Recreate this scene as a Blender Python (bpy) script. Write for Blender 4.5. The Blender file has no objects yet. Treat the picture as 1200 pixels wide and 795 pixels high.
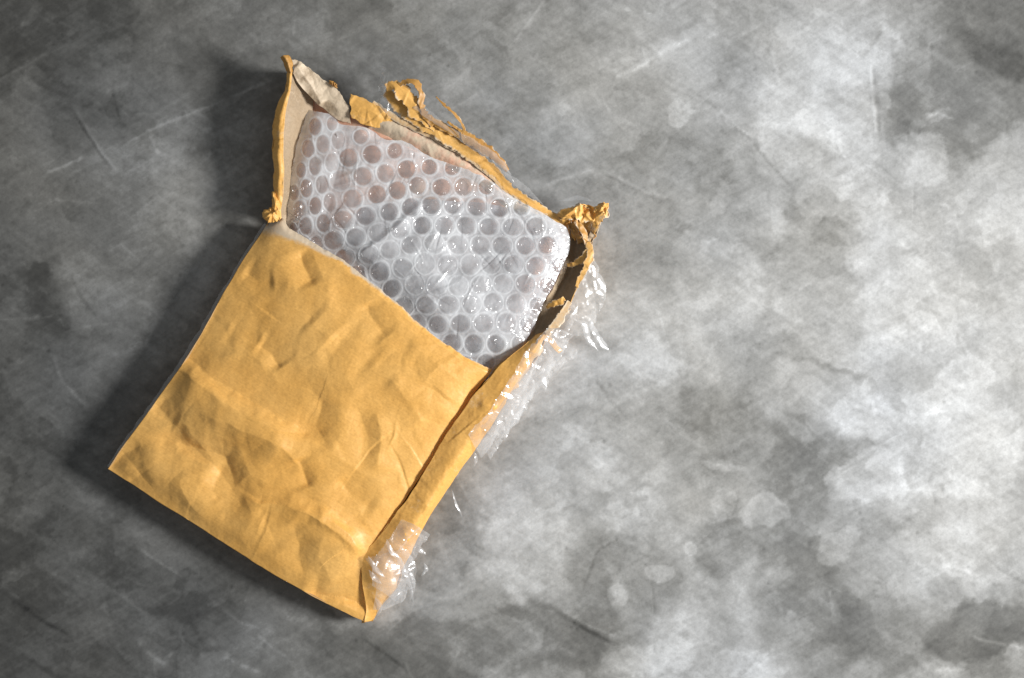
import bpy, math, random
import numpy as np
from mathutils import Vector

random.seed(7)
RNG = np.random.default_rng(7)
C = bpy.context.scene.collection
S = 0.0004            # metres of table per photo unit
HCAM = 0.90           # camera height over the concrete, metres
R = math.radians

# ------------------------------------------------------------------ camera
cam_d = bpy.data.cameras.new('camera')
cam = bpy.data.objects.new('camera', cam_d); C.objects.link(cam)
cam.location = (0, 0, HCAM)
cam_d.sensor_width = 36.0
cam_d.lens = 36.0 * HCAM / (1200 * S)
cam_d.clip_start = 0.01; cam_d.clip_end = 20
bpy.context.scene.camera = cam

# ------------------------------------------------------------------ light
w = bpy.data.worlds.new('World'); bpy.context.scene.world = w; w.use_nodes = True
w.node_tree.nodes['Background'].inputs[0].default_value = (0.93, 0.97, 1.0, 1)
w.node_tree.nodes['Background'].inputs[1].default_value = 0.22

def lamp(name, kind, loc, target, energy, color, **kw):
    d = bpy.data.lights.new(name, kind); d.energy = energy; d.color = color
    for k, v in kw.items(): setattr(d, k, v)
    o = bpy.data.objects.new(name, d); C.objects.link(o); o.location = loc
    o.rotation_euler = (Vector(target) - Vector(loc)).to_track_quat('-Z', 'Y').to_euler()
    return o
lamp('studio_lamp', 'SPOT', (0.98, -0.09, 0.62), (0.075, 0.0, 0.0), 89.0, (1.0, 0.992, 0.975),
     shadow_soft_size=0.15, spot_size=R(47), spot_blend=1.0)

sc = bpy.context.scene
sc.view_settings.view_transform = 'Standard'
sc.view_settings.look = 'None'
sc.view_settings.exposure = 0.0
sc.view_settings.gamma = 1.0
sc.render.engine = 'CYCLES'
sc.cycles.max_bounces = 12
sc.cycles.diffuse_bounces = 8
sc.cycles.transparent_max_bounces = 32
sc.cycles.use_denoising = True
sc.cycles.caustics_reflective = False
sc.cycles.caustics_refractive = False

# ------------------------------------------------------------------ numpy noise
def _h(ix, iy, seed):
    n = (ix.astype(np.int64) * 374761393 + iy.astype(np.int64) * 668265263 + seed * 1274126177) & 0xffffffff
    n = ((n ^ (n >> 13)) * 1274126177) & 0xffffffff
    n = ((n ^ (n >> 16)) * 2246822519) & 0xffffffff
    return ((n ^ (n >> 15)) & 0xffffff) / float(0xffffff)
def vnoise(x, y, seed=0):
    x = np.asarray(x, float); y = np.asarray(y, float)
    x, y = 0.83 * x + 0.56 * y, -0.56 * x + 0.83 * y
    ix = np.floor(x); iy = np.floor(y); fx = x - ix; fy = y - iy
    fx = fx * fx * fx * (fx * (fx * 6 - 15) + 10); fy = fy * fy * fy * (fy * (fy * 6 - 15) + 10)
    a = _h(ix, iy, seed); b = _h(ix + 1, iy, seed); c = _h(ix, iy + 1, seed); d = _h(ix + 1, iy + 1, seed)
    return ((a * (1 - fx) + b * fx) * (1 - fy) + (c * (1 - fx) + d * fx) * fy) * 2 - 1
def fbm(x, y, scale, seed=0, octv=5, gain=0.55):
    s = 0; a = 1; t = 0; x = np.asarray(x, float) / scale; y = np.asarray(y, float) / scale
    for k in range(octv):
        s = s + a * vnoise(x, y, seed + k * 17); t += a; a *= gain; x = x * 2.03; y = y * 2.03
    return s / t * 1.6

def sstep(a, b, x):
    t = np.clip((x - a) / (b - a), 0, 1); return t * t * (3 - 2 * t)

# signed distance to a polyline; returns distance, signed distance, along 0..1
def pdist(px, py, pts):
    best = np.full(np.shape(px), 1e9); sd = np.zeros(np.shape(px)); al = np.zeros(np.shape(px))
    L = [0]
    for a, b in zip(pts[:-1], pts[1:]): L.append(L[-1] + math.dist(a, b))
    for i, (a, b) in enumerate(zip(pts[:-1], pts[1:])):
        dx, dy = b[0] - a[0], b[1] - a[1]; l = math.hypot(dx, dy)
        tr = ((px - a[0]) * dx + (py - a[1]) * dy) / (l * l); t = np.clip(tr, 0, 1)
        d = np.hypot(px - a[0] - t * dx, py - a[1] - t * dy)
        s = (dx * (py - a[1]) - dy * (px - a[0])) / l
        m = d < best
        best = np.where(m, d, best); sd = np.where(m, np.where(s >= 0, d, -d), sd)
        al = np.where(m, (L[i] + tr * l) / L[-1] if len(pts) == 2 else (L[i] + t * l) / L[-1], al)
    return best, sd, al

def crease(px, py, pts, amp, wneg, wpos, fade=0.18):
    d, sd, al = pdist(px, py, pts)
    wd = np.where(sd >= 0, wpos, wneg)
    t_ = np.clip(1 - np.sqrt(d * d + .5) / (wd * 2.1), 0, 1); p = t_ ** 1.35
    al = np.clip(al, 0, 1)
    f = sstep(0, fade, al) * sstep(0, fade, 1 - al) if fade > 0 else 1
    return amp * p * f

# random crumple: many short soft folds
def make_folds(n, box, lmin, lmax, wmin, wmax, seed, dirs=None):
    r = np.random.default_rng(seed); out = []
    for _ in range(n):
        cx = r.uniform(box[0], box[2]); cy = r.uniform(box[1], box[3])
        a = r.uniform(0, math.pi) if dirs is None else math.radians(r.choice(dirs) + r.normal(0, 16))
        out.append((cx, cy, math.cos(a), math.sin(a), r.uniform(lmin, lmax), r.uniform(wmin, wmax),
                    r.uniform(wmin, wmax) * 0.35, r.choice([-1, 1]) * r.uniform(0.4, 1)))
    return out
def crumple(px, py, folds):
    h = np.zeros(np.shape(px))
    for cx, cy, ca, sa, ln, w1, w2, am in folds:
        u = (px - cx) * ca + (py - cy) * sa; v = -(px - cx) * sa + (py - cy) * ca + 0.002 * u * u * (1 if am > 0 else -1)
        ww = np.where(v > 0, w1, w2)
        h += am * np.exp(-(u / ln) ** 2) * np.clip(1 - np.sqrt(v * v + .15) / (ww * 1.9), 0, 1) ** 1.3
    return h

# ------------------------------------------------------------------ materials
def new_mat(name):
    m = bpy.data.materials.new(name); m.use_nodes = True
    nt = m.node_tree; nt.nodes.clear()
    o = nt.nodes.new('ShaderNodeOutputMaterial')
    return m, nt, o
def N(nt, typ, **kw):
    n = nt.nodes.new(typ)
    for k, v in kw.items():
        if k.startswith('i_'): n.inputs[k[2:].replace('_', ' ')].default_value = v
        else: setattr(n, k, v)
    return n
def ramp(nt, src, stops):
    r = nt.nodes.new('ShaderNodeValToRGB'); nt.links.new(src, r.inputs[0])
    e = r.color_ramp.elements
    while len(e) < len(stops): e.new(0.5)
    for el, (p, c) in zip(e, stops): el.position = p; el.color = c if len(c) == 4 else (*c, 1)
    return r
def mixc(nt, f, a, b, bt='MIX'):
    m = nt.nodes.new('ShaderNodeMix'); m.data_type = 'RGBA'; m.blend_type = bt
    for sock, v in ((m.inputs[0], f), (m.inputs[6], a), (m.inputs[7], b)):
        if isinstance(v, (int, float)): sock.default_value = v
        elif isinstance(v, tuple): sock.default_value = (*v, 1) if len(v) == 3 else v
        else: nt.links.new(v, sock)
    return m.outputs[2]

def kraft(name, col, col2, wear_col=(0.70, 0.565, 0.41), rough=0.46, transl=0.0, seed=0.0, blot=1.0):
    m, nt, o = new_mat(name)
    tc = N(nt, 'ShaderNodeTexCoord'); P = tc.outputs['Object']
    big = N(nt, 'ShaderNodeTexNoise', i_Scale=28.0 + seed, i_Detail=5.0, i_Roughness=0.6); nt.links.new(P, big.inputs['Vector'])
    fib = N(nt, 'ShaderNodeTexNoise', i_Scale=900.0, i_Detail=3.0, i_Roughness=0.7); nt.links.new(P, fib.inputs['Vector'])
    vr = N(nt, 'ShaderNodeVectorRotate', rotation_type='Z_AXIS', i_Angle=R(31)); nt.links.new(P, vr.inputs['Vector'])
    mp = N(nt, 'ShaderNodeMapping'); mp.inputs['Scale'].default_value = (260, 1400, 600); nt.links.new(vr.outputs[0], mp.inputs[0])
    st = N(nt, 'ShaderNodeTexNoise', i_Scale=1.0, i_Detail=2.0); nt.links.new(mp.outputs[0], st.inputs['Vector'])
    b = ramp(nt, big.outputs[0], [(0.36, (0, 0, 0)), (0.66, (1, 1, 1))])
    base = mixc(nt, b.outputs[0], col2, col)
    f1 = ramp(nt, fib.outputs[0], [(0.3, (0.86, 0.85, 0.83)), (0.7, (1.08, 1.08, 1.08))])
    base = mixc(nt, 0.75 * blot, base, f1.outputs[0], 'MULTIPLY')
    f2 = ramp(nt, st.outputs[0], [(0.3, (0.92, 0.91, 0.9)), (0.7, (1.05, 1.05, 1.05))])
    base = mixc(nt, 0.8 * blot, base, f2.outputs[0], 'MULTIPLY')
    at = N(nt, 'ShaderNodeAttribute', attribute_name='wear')
    wn = N(nt, 'ShaderNodeMath', operation='MULTIPLY_ADD'); nt.links.new(fib.outputs[0], wn.inputs[0]); wn.inputs[1].default_value = 0.5; nt.links.new(at.outputs['Fac'], wn.inputs[2])
    wr = ramp(nt, wn.outputs[0], [(0.42, (0, 0, 0)), (0.85, (1, 1, 1))])
    base = mixc(nt, wr.outputs[0], base, wear_col)
    bs = N(nt, 'ShaderNodeBsdfPrincipled', i_Roughness=rough)
    bs.inputs['Specular IOR Level'].default_value = 0.5
    nt.links.new(base, bs.inputs['Base Color'])
    bump = N(nt, 'ShaderNodeBump', i_Strength=0.35, i_Distance=0.00012); nt.links.new(fib.outputs[0], bump.inputs['Height'])
    b2 = N(nt, 'ShaderNodeBump', i_Strength=0.5, i_Distance=0.0010); nt.links.new(big.outputs[0], b2.inputs['Height']); nt.links.new(bump.outputs[0], b2.inputs['Normal'])
    nt.links.new(b2.outputs[0], bs.inputs['Normal'])
    if transl > 0:
        tr = N(nt, 'ShaderNodeBsdfTranslucent'); nt.links.new(base, tr.inputs['Color'])
        mx = N(nt, 'ShaderNodeMixShader'); mx.inputs[0].default_value = transl
        nt.links.new(bs.outputs[0], mx.inputs[1]); nt.links.new(tr.outputs[0], mx.inputs[2]); nt.links.new(mx.outputs[0], o.inputs[0])
    else: nt.links.new(bs.outputs[0], o.inputs[0])
    return m

def film(name, milk, edge, tint=(1, 1, 1), power=1.3, rough=0.12, gloss=1.0, diffc=(0.93, 0.94, 0.96), bump=0.0, window=0, transl=.4):
    """thin plastic: clear when seen square on, milky when its path is long"""
    m, nt, o = new_mat(name)
    tc = N(nt, 'ShaderNodeTexCoord')
    lw = N(nt, 'ShaderNodeLayerWeight', i_Blend=0.5)
    nz = N(nt, 'ShaderNodeTexNoise', i_Scale=140.0, i_Detail=3.0); nt.links.new(tc.outputs['Object'], nz.inputs['Vector'])
    pw = N(nt, 'ShaderNodeMath', operation='POWER'); nt.links.new(lw.outputs['Facing'], pw.inputs[0]); pw.inputs[1].default_value = power
    ma = N(nt, 'ShaderNodeMath', operation='MULTIPLY_ADD'); nt.links.new(pw.outputs[0], ma.inputs[0]); ma.inputs[1].default_value = edge; ma.inputs[2].default_value = milk
    nm = N(nt, 'ShaderNodeMapRange'); nt.links.new(nz.outputs[0], nm.inputs[0]); nm.inputs[1].default_value = 0.3; nm.inputs[2].default_value = 0.7; nm.inputs[3].default_value = 0.65; nm.inputs[4].default_value = 1.35
    if window:
        wa = N(nt, 'ShaderNodeAttribute', attribute_name='window')
        wm = N(nt, 'ShaderNodeMapRange'); nt.links.new(wa.outputs['Fac'], wm.inputs[0]); wm.clamp = False; wm.inputs[3].default_value = 1.0; wm.inputs[4].default_value = window
        w2 = N(nt, 'ShaderNodeMath', operation='MULTIPLY'); nt.links.new(nm.outputs[0], w2.inputs[0]); nt.links.new(wm.outputs[0], w2.inputs[1]); nm = w2
    mm = N(nt, 'ShaderNodeMath', operation='MULTIPLY', use_clamp=True); nt.links.new(ma.outputs[0], mm.inputs[0]); nt.links.new(nm.outputs[0], mm.inputs[1])
    tr = N(nt, 'ShaderNodeBsdfTransparent'); tr.inputs[0].default_value = (*tint, 1)
    df = N(nt, 'ShaderNodeBsdfDiffuse'); df.inputs[0].default_value = (*diffc, 1)
    tl = N(nt, 'ShaderNodeBsdfTranslucent'); tl.inputs[0].default_value = (*diffc, 1)
    dd = N(nt, 'ShaderNodeMixShader'); dd.inputs[0].default_value = transl; nt.links.new(df.outputs[0], dd.inputs[1]); nt.links.new(tl.outputs[0], dd.inputs[2])
    m1 = N(nt, 'ShaderNodeMixShader'); nt.links.new(mm.outputs[0], m1.inputs[0]); nt.links.new(tr.outputs[0], m1.inputs[1]); nt.links.new(dd.outputs[0], m1.inputs[2])
    p5 = N(nt, 'ShaderNodeMath', operation='POWER'); nt.links.new(lw.outputs['Facing'], p5.inputs[0]); p5.inputs[1].default_value = 4.5
    fr = N(nt, 'ShaderNodeMath', operation='MULTIPLY_ADD'); nt.links.new(p5.outputs[0], fr.inputs[0]); fr.inputs[1].default_value = 0.5; fr.inputs[2].default_value = 0.04
    fg = N(nt, 'ShaderNodeMath', operation='MULTIPLY', use_clamp=True); nt.links.new(fr.outputs[0], fg.inputs[0]); fg.inputs[1].default_value = gloss
    gl = N(nt, 'ShaderNodeBsdfGlossy', i_Roughness=rough); gl.inputs[0].default_value = (1, 1, 1, 1)
    if bump > 0:
        bz = N(nt, 'ShaderNodeTexNoise', i_Scale=230.0, i_Detail=2.0, i_Distortion=1.2); nt.links.new(tc.outputs['Object'], bz.inputs['Vector'])
        bn = N(nt, 'ShaderNodeBump', i_Strength=1.0, i_Distance=bump); nt.links.new(bz.outputs[0], bn.inputs['Height']); nt.links.new(bn.outputs[0], gl.inputs['Normal'])
    m2 = N(nt, 'ShaderNodeMixShader'); nt.links.new(fg.outputs[0], m2.inputs[0]); nt.links.new(m1.outputs[0], m2.inputs[1]); nt.links.new(gl.outputs[0], m2.inputs[2])
    nt.links.new(m2.outputs[0], o.inputs[0])
    return m

def concrete():
    m, nt, o = new_mat('mottled concrete')
    tc = N(nt, 'ShaderNodeTexCoord'); P = tc.outputs['Object']
    at = N(nt, 'ShaderNodeAttribute', attribute_name='stain_falloff')
    tn = N(nt, 'ShaderNodeAttribute', attribute_name='tone')
    # canvas-like trowel streaks in two directions
    out = None
    streaks = []
    for (ang, sx, sy) in ((35, 60, 330), (-32, 70, 360), (78, 90, 420)):
        vr = N(nt, 'ShaderNodeVectorRotate', rotation_type='Z_AXIS', i_Angle=R(ang)); nt.links.new(P, vr.inputs['Vector'])
        mp = N(nt, 'ShaderNodeMapping'); mp.inputs['Scale'].default_value = (sx, sy, 1); nt.links.new(vr.outputs[0], mp.inputs[0])
        wrp = N(nt, 'ShaderNodeTexNoise', i_Scale=1.0, i_Detail=4.0, i_Roughness=0.65, i_Distortion=0.6); nt.links.new(mp.outputs[0], wrp.inputs['Vector'])
        streaks.append(wrp.outputs[0])
    fine = N(nt, 'ShaderNodeTexNoise', i_Scale=520.0, i_Detail=4.0, i_Roughness=0.75); nt.links.new(P, fine.inputs['Vector'])
    mid = N(nt, 'ShaderNodeTexNoise', i_Scale=95.0, i_Detail=7.0, i_Roughness=0.7, i_Distortion=0.5); nt.links.new(P, mid.inputs['Vector'])
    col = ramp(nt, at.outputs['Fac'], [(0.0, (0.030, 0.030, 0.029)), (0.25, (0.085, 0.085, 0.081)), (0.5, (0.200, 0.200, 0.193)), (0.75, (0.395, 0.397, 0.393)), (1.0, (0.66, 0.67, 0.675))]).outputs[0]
    warm = mixc(nt, tn.outputs['Fac'], (0.985, 1.0, 1.03), (1.02, 1.0, 0.965))
    col = mixc(nt, 1.0, col, warm, 'MULTIPLY')
    for s, k in zip(streaks, (0.24, 0.22, 0.16)):
        r = ramp(nt, s, [(0.28, (0.70, 0.70, 0.70)), (0.5, (1, 1, 1)), (0.75, (1.28, 1.28, 1.28))])
        col = mixc(nt, k, col, r.outputs[0], 'MULTIPLY')
    r = ramp(nt, mid.outputs[0], [(0.28, (0.68, 0.68, 0.67)), (0.5, (1, 1, 1)), (0.74, (1.3, 1.3, 1.3))])
    col = mixc(nt, 0.3, col, r.outputs[0], 'MULTIPLY')
    r = ramp(nt, fine.outputs[0], [(0.25, (0.78, 0.78, 0.78)), (0.5, (1, 1, 1)), (0.78, (1.18, 1.18, 1.18))])
    col = mixc(nt, 0.8, col, r.outputs[0], 'MULTIPLY')
    bs = N(nt, 'ShaderNodeBsdfPrincipled', i_Roughness=0.62)
    bs.inputs['Specular IOR Level'].default_value = 0.25
    nt.links.new(col, bs.inputs['Base Color'])
    b1 = N(nt, 'ShaderNodeBump', i_Strength=0.22, i_Distance=0.0003); nt.links.new(mid.outputs[0], b1.inputs['Height'])
    b2 = N(nt, 'ShaderNodeBump', i_Strength=0.2, i_Distance=0.00012); nt.links.new(fine.outputs[0], b2.inputs['Height']); nt.links.new(b1.outputs[0], b2.inputs['Normal'])
    nt.links.new(b2.outputs[0], bs.inputs['Normal'])
    nt.links.new(bs.outputs[0], o.inputs[0])
    return m

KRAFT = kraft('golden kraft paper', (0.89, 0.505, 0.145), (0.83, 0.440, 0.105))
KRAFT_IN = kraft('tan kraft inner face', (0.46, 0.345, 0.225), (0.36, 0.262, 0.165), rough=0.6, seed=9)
KRAFT_BACK = kraft('warm inner back face', (0.86, 0.52, 0.38), (0.80, 0.42, 0.27), rough=0.6, seed=13)
KRAFT_DK = kraft('brown and shaded kraft', (0.62, 0.33, 0.085), (0.46, 0.23, 0.06), seed=4)  # brown of the frayed loops; also shade painted on curled tip and ear
CLEAR = film('clear lining film', 0.10, 0.5, power=1.8, rough=0.22, gloss=2.6, transl=.25)
VEIL = film('thin veil film', 0.13, 0.5, power=1.6, rough=0.2, gloss=2.8, bump=0.0005, transl=.2)
BUBBLE = film('bubble film', 0.04, 0.8, power=2.2, rough=0.14, gloss=1.5, bump=0.0, transl=.3)
SHEETF = film('milky base film', 0.68, 0.12, rough=0.18, gloss=3.0, bump=0.0011, window=0.34, transl=.18)
UNDERF = film('under film', 0.02, 0.1, rough=0.2, gloss=1.0, bump=0.0003)
INNERF = film('grey inner film', 0.62, 0.2, rough=0.25, gloss=1.0, diffc=(0.80, 0.82, 0.88), bump=0.0003, transl=.2)

# ------------------------------------------------------------------ mesh helpers
def W(px, py, z):
    """photo units + height in mm -> world metres (parallax of the measured point removed)"""
    zz = np.asarray(z, float) * 0.001
    px, py = px + 1.7 * fbm(px, py, 62, 701, 3), py + 1.7 * fbm(px, py, 62, 702, 3)   # nothing on a battered mailer runs ruler-straight
    k = S * (HCAM - zz) / HCAM
    return np.stack([(np.asarray(px, float) - 600) * k, (397.5 - np.asarray(py, float)) * k, zz], -1)

def cr(P, n, closed=False):
    """Catmull-Rom resample of rows of P (k,d) to n points by chord length"""
    P = np.asarray(P, float)
    if len(P) == 2: t = np.linspace(0, 1, n)[:, None]; return P[0] * (1 - t) + P[1] * t
    d = np.r_[0, np.cumsum(np.maximum(np.linalg.norm(np.diff(P[:, :2] if P.shape[1] < 5 else P, axis=0), axis=1), 1e-6))]
    E = np.vstack([2 * P[0] - P[1], P, 2 * P[-1] - P[-2]])
    q = np.linspace(0, d[-1], n); i = np.clip(np.searchsorted(d, q, side='right') - 1, 0, len(P) - 2)
    t = ((q - d[i]) / (d[i + 1] - d[i]))[:, None]
    p0, p1, p2, p3 = E[i], E[i + 1], E[i + 2], E[i + 3]
    return 0.5 * ((2 * p1) + (-p0 + p2) * t + (2 * p0 - 5 * p1 + 4 * p2 - p3) * t ** 2 + (-p0 + 3 * p1 - 3 * p2 + p3) * t ** 3)

def mesh_from(name, V, F, mats, smooth=True, attrs=None):
    me = bpy.data.meshes.new(name)
    V = np.asarray(V, np.float32); F = np.asarray(F, np.int32)
    nf, k = F.shape
    me.vertices.add(len(V)); me.vertices.foreach_set('co', V.ravel())
    me.loops.add(nf * k); me.loops.foreach_set('vertex_index', F.ravel())
    me.polygons.add(nf); me.polygons.foreach_set('loop_start', np.arange(0, nf * k, k, dtype=np.int32))
    me.update(calc_edges=True)
    if smooth: me.polygons.foreach_set('use_smooth', np.ones(nf, bool))
    for m in mats: me.materials.append(m)
    for an, av in (attrs or {}).items():
        a = me.attributes.new(an, 'FLOAT', 'POINT'); a.data.foreach_set('value', np.asarray(av, np.float32).ravel())
    me.validate()
    return me

def link(name, me, parent=None, thick=0.0):
    o = bpy.data.objects.new(name, me); C.objects.link(o)
    if parent: o.parent = parent
    if thick:
        s = o.modifiers.new('paper_thickness', 'SOLIDIFY'); s.thickness = thick * 0.001; s.offset = -1
        if len(me.materials) > 1: s.material_offset = 1; s.material_offset_rim = 2 if len(me.materials) > 2 else 0
    return o

def grid_faces(nv, nu, flip=False):
    i = np.arange(nv - 1)[:, None] * nu + np.arange(nu - 1)[None, :]
    i = i.ravel()
    f = np.stack([i, i + 1, i + nu + 1, i + nu], -1)
    return f[:, ::-1] if not flip else f

def loft(rails, nu, nv):
    rs = [cr(r, nu) for r in rails]
    A = np.stack(rs)                      # rails, nu, 3
    out = np.empty((nv, nu, 3))
    # common parameter across rails from the mean spacing
    d = [0]
    for a, b in zip(rs[:-1], rs[1:]): d.append(d[-1] + np.mean(np.linalg.norm(a - b, axis=1)))
    d = np.array(d); E = np.concatenate([2 * A[:1] - A[1:2], A, 2 * A[-1:] - A[-2:-1]])
    q = np.linspace(0, d[-1], nv); i = np.clip(np.searchsorted(d, q, side='right') - 1, 0, len(rails) - 2)
    t = ((q - d[i]) / (d[i + 1] - d[i]))[:, None, None]
    p0, p1, p2, p3 = E[i], E[i + 1], E[i + 2], E[i + 3]
    if len(rails) == 2: return p1 * (1 - t) + p2 * t
    return 0.5 * ((2 * p1) + (-p0 + p2) * t + (2 * p0 - 5 * p1 + 4 * p2 - p3) * t ** 2 + (-p0 + 3 * p1 - 3 * p2 + p3) * t ** 3)

def normals_of(Wd):
    du = np.gradient(Wd, axis=1); dv = np.gradient(Wd, axis=0)
    n = np.cross(du, dv); l = np.linalg.norm(n, axis=2, keepdims=True)
    return n / np.maximum(l, 1e-12)

def sheet(name, G, mats, parent, thick=0.3, attrs=None, flip=False, disp=None, up=True):
    """G (nv,nu,3) in photo units and mm; disp in mm along the normal"""
    Wd = W(G[..., 0], G[..., 1], G[..., 2])
    n = normals_of(Wd)
    if up and n[..., 2].mean() > 0: flipf = False
    else: flipf = True
    if not up: flipf = False
    if flip: flipf = not flipf
    if disp is not None:
        sg = 1 if n[..., 2].mean() > 0 else -1
        Wd = Wd + n * sg * disp[..., None] * 0.001
    Wd[..., 2] = np.maximum(Wd[..., 2], 0.0004)
    nv, nu = Wd.shape[:2]
    me = mesh_from(name, Wd.reshape(-1, 3), grid_faces(nv, nu, flip=not flipf), mats, attrs=attrs)
    return link(name, me, parent, 0 if 'film' in mats[0].name else thick)

def thing(name, label, cat, loc, group=None):
    o = bpy.data.objects.new(name, None); C.objects.link(o); o.location = loc
    o.empty_display_size = 0.02
    o['label'] = label; o['category'] = cat
    if group: o['group'] = group
    return o

# ================================================================== concrete surface
def axis(lo, hi, ilo, ihi, step):
    inner = np.arange(ilo, ihi + step / 2, step)
    a = []; s = step; x = ilo
    while x > lo: s *= 1.25; x -= s; a.append(x)
    b = []; s = step; x = inner[-1]
    while x < hi: s *= 1.25; x += s; b.append(x)
    return np.r_[np.array(a[::-1]), inner, np.array(b)]
gx = axis(-4200, 5400, -40, 1240, 1.75); gy = axis(-4200, 5000, -40, 835, 1.75)
X, Y = np.meshgrid(gx, gy)
wx = X + 20 * fbm(X, Y, 70, 11, 6) + 4.5 * fbm(X, Y, 13, 31, 4); wy = Y + 20 * fbm(X, Y, 70, 12, 6) + 4.5 * fbm(X, Y, 13, 32, 4)
T = np.full(X.shape, 0.455) - .035 * sstep(930, 1200, X)  # far right darkened in the colour against the lamp's overexposure
# left-right gradient: paler cement skin, with the lamp's falloff painted into the colour
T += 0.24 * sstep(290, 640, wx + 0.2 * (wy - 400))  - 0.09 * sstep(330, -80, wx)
T += 0.055 * fbm(X, Y, 210, 3, 5) + 0.055 * fbm(wx + 0.4 * Y, wy - 0.3 * X, 46, 5, 7, 0.66)
T += .035 * fbm(X * .5 + Y * .9, (Y * .5 - X * .9) * .22, 6, 55, 4) + .035 * fbm(X * .5 - Y * .9, (Y * .5 + X * .9) * .22, 6, 56, 4)
# patches: x, y, rx, ry, angle, strength, edge hardness 0..1
PATCH = [
 (955,125,66,46,-8,.09,.6),(1080,190,36,33,0,.11,.7),(1150,330,140,105,0,.05,.5),(1125,455,36,40,0,.06,.8),(1010,350,95,80,20,.04,.6),
 (900,300,70,55,0,.05,.4),(965,470,75,42,15,.12,.7),(1018,560,34,30,0,.11,.8),(1120,530,90,55,0,.08,.5),(1110,665,62,44,15,.09,.7),
 (622,640,68,60,0,.09,.75),(640,575,90,60,0,.08,.5),(868,745,125,78,-12,.06,.7),(812,642,9,9,0,.13,.8),(773,672,13,10,0,.12,.8),
 (725,696,12,12,0,.10,.8),(848,590,14,18,0,.10,.7),(897,600,22,20,0,.13,.7),(983,640,30,16,-25,.12,.6),(848,543,20,6,10,.10,.5),
 (792,123,12,24,25,.12,.7),(680,160,60,32,-15,.07,.5),(750,752,46,33,0,.10,.7),(580,762,40,26,0,.11,.6),(870,560,60,30,0,.02,.5),
 (840,340,45,60,0,.07,.6),(160,340,85,95,0,.08,.3),(255,300,45,70,20,.09,.3),(230,215,60,45,-20,.05,.4),(1180,250,60,40,0,.10,.5),
 (690,470,90,60,0,.07,.4),(720,380,80,60,0,.06,.4),(980,40,60,60,0,.06,.5),(560,90,80,40,-20,.05,.3),(740,590,30,26,0,.07,.7),
 (720,540,60,26,10,.05,.5),(890,250,40,30,0,.06,.5),(1110,590,60,30,0,.07,.5),(1050,55,55,38,0,.06,.5),(200,640,50,20,30,.06,.4),
 (300,760,60,20,15,.05,.4),(1100,140,18,8,-20,.10,.5),(1000,250,30,60,0,.05,.5),
 # darker
 (945,545,52,62,0,-.12,.6),(860,505,110,55,0,-.07,.4),(1160,738,62,28,-5,-.15,.5),(1050,735,80,50,0,-.12,.4),(945,700,60,60,0,-.11,.4),
 (700,645,22,75,0,-.09,.4),(640,752,78,36,0,-.14,.5),(515,620,52,66,20,-.16,.5),(480,765,110,40,0,-.16,.4),(972,433,36,14,15,-.10,.3),
 (1060,140,26,60,8,-.09,.5),(1130,110,80,80,0,-.12,.4),(1185,30,60,60,0,-.16,.4),(850,40,16,66,12,-.06,.4),(640,50,70,70,0,-.08,.4),
 (775,165,90,60,20,-.08,.4),(740,285,110,50,15,-.08,.4),(945,315,55,40,0,-.07,.5),(1000,120,36,22,0,-.07,.4),(40,30,120,75,0,-.10,.4),
 (40,480,70,150,0,-.05,.3),(90,720,160,110,0,-.10,.4),(200,95,120,50,-20,-.01,.3),(840,720,18,50,0,-.06,.5),(750,690,40,70,0,-.08,.4),
 (880,640,60,50,0,-.10,.5),(960,730,60,70,0,-.07,.4),(1190,770,60,40,0,-.10,.5),(930,220,70,20,35,-.08,.5),(1150,230,60,14,-10,-.06,.4),
 (800,460,40,40,0,-.07,.4),(840,200,90,20,38,-.05,.4),(380,20,160,40,0,.02,.3),(975,270,26,14,0,-.10,.5),(700,760,40,40,0,-.05,.5),
]
for x, y, rx, ry, an, st, hd in PATCH:
    m = (np.abs(X - x) < 3 * max(rx, ry) + 60) & (np.abs(Y - y) < 3 * max(rx, ry) + 60)
    a = math.radians(an); kk = min(1.0, max(rx, ry) / 34.0)
    qx = (X[m] + (wx[m] - X[m]) * kk) - x; qy = (Y[m] + (wy[m] - Y[m]) * kk) - y
    u = (qx * math.cos(a) + qy * math.sin(a)) / rx; v = (-qx * math.sin(a) + qy * math.cos(a)) / ry
    r = np.sqrt(u * u + v * v)
    e = 0.04 + 0.42 * (1 - hd)
    T[m] += 1.0 * st * (1 - sstep(1 - e * 0.5, 1 + e, r)) * (1 + 0.08 * hd * (sstep(.55, 1.0, r) * (r < 1.1)))
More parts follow.
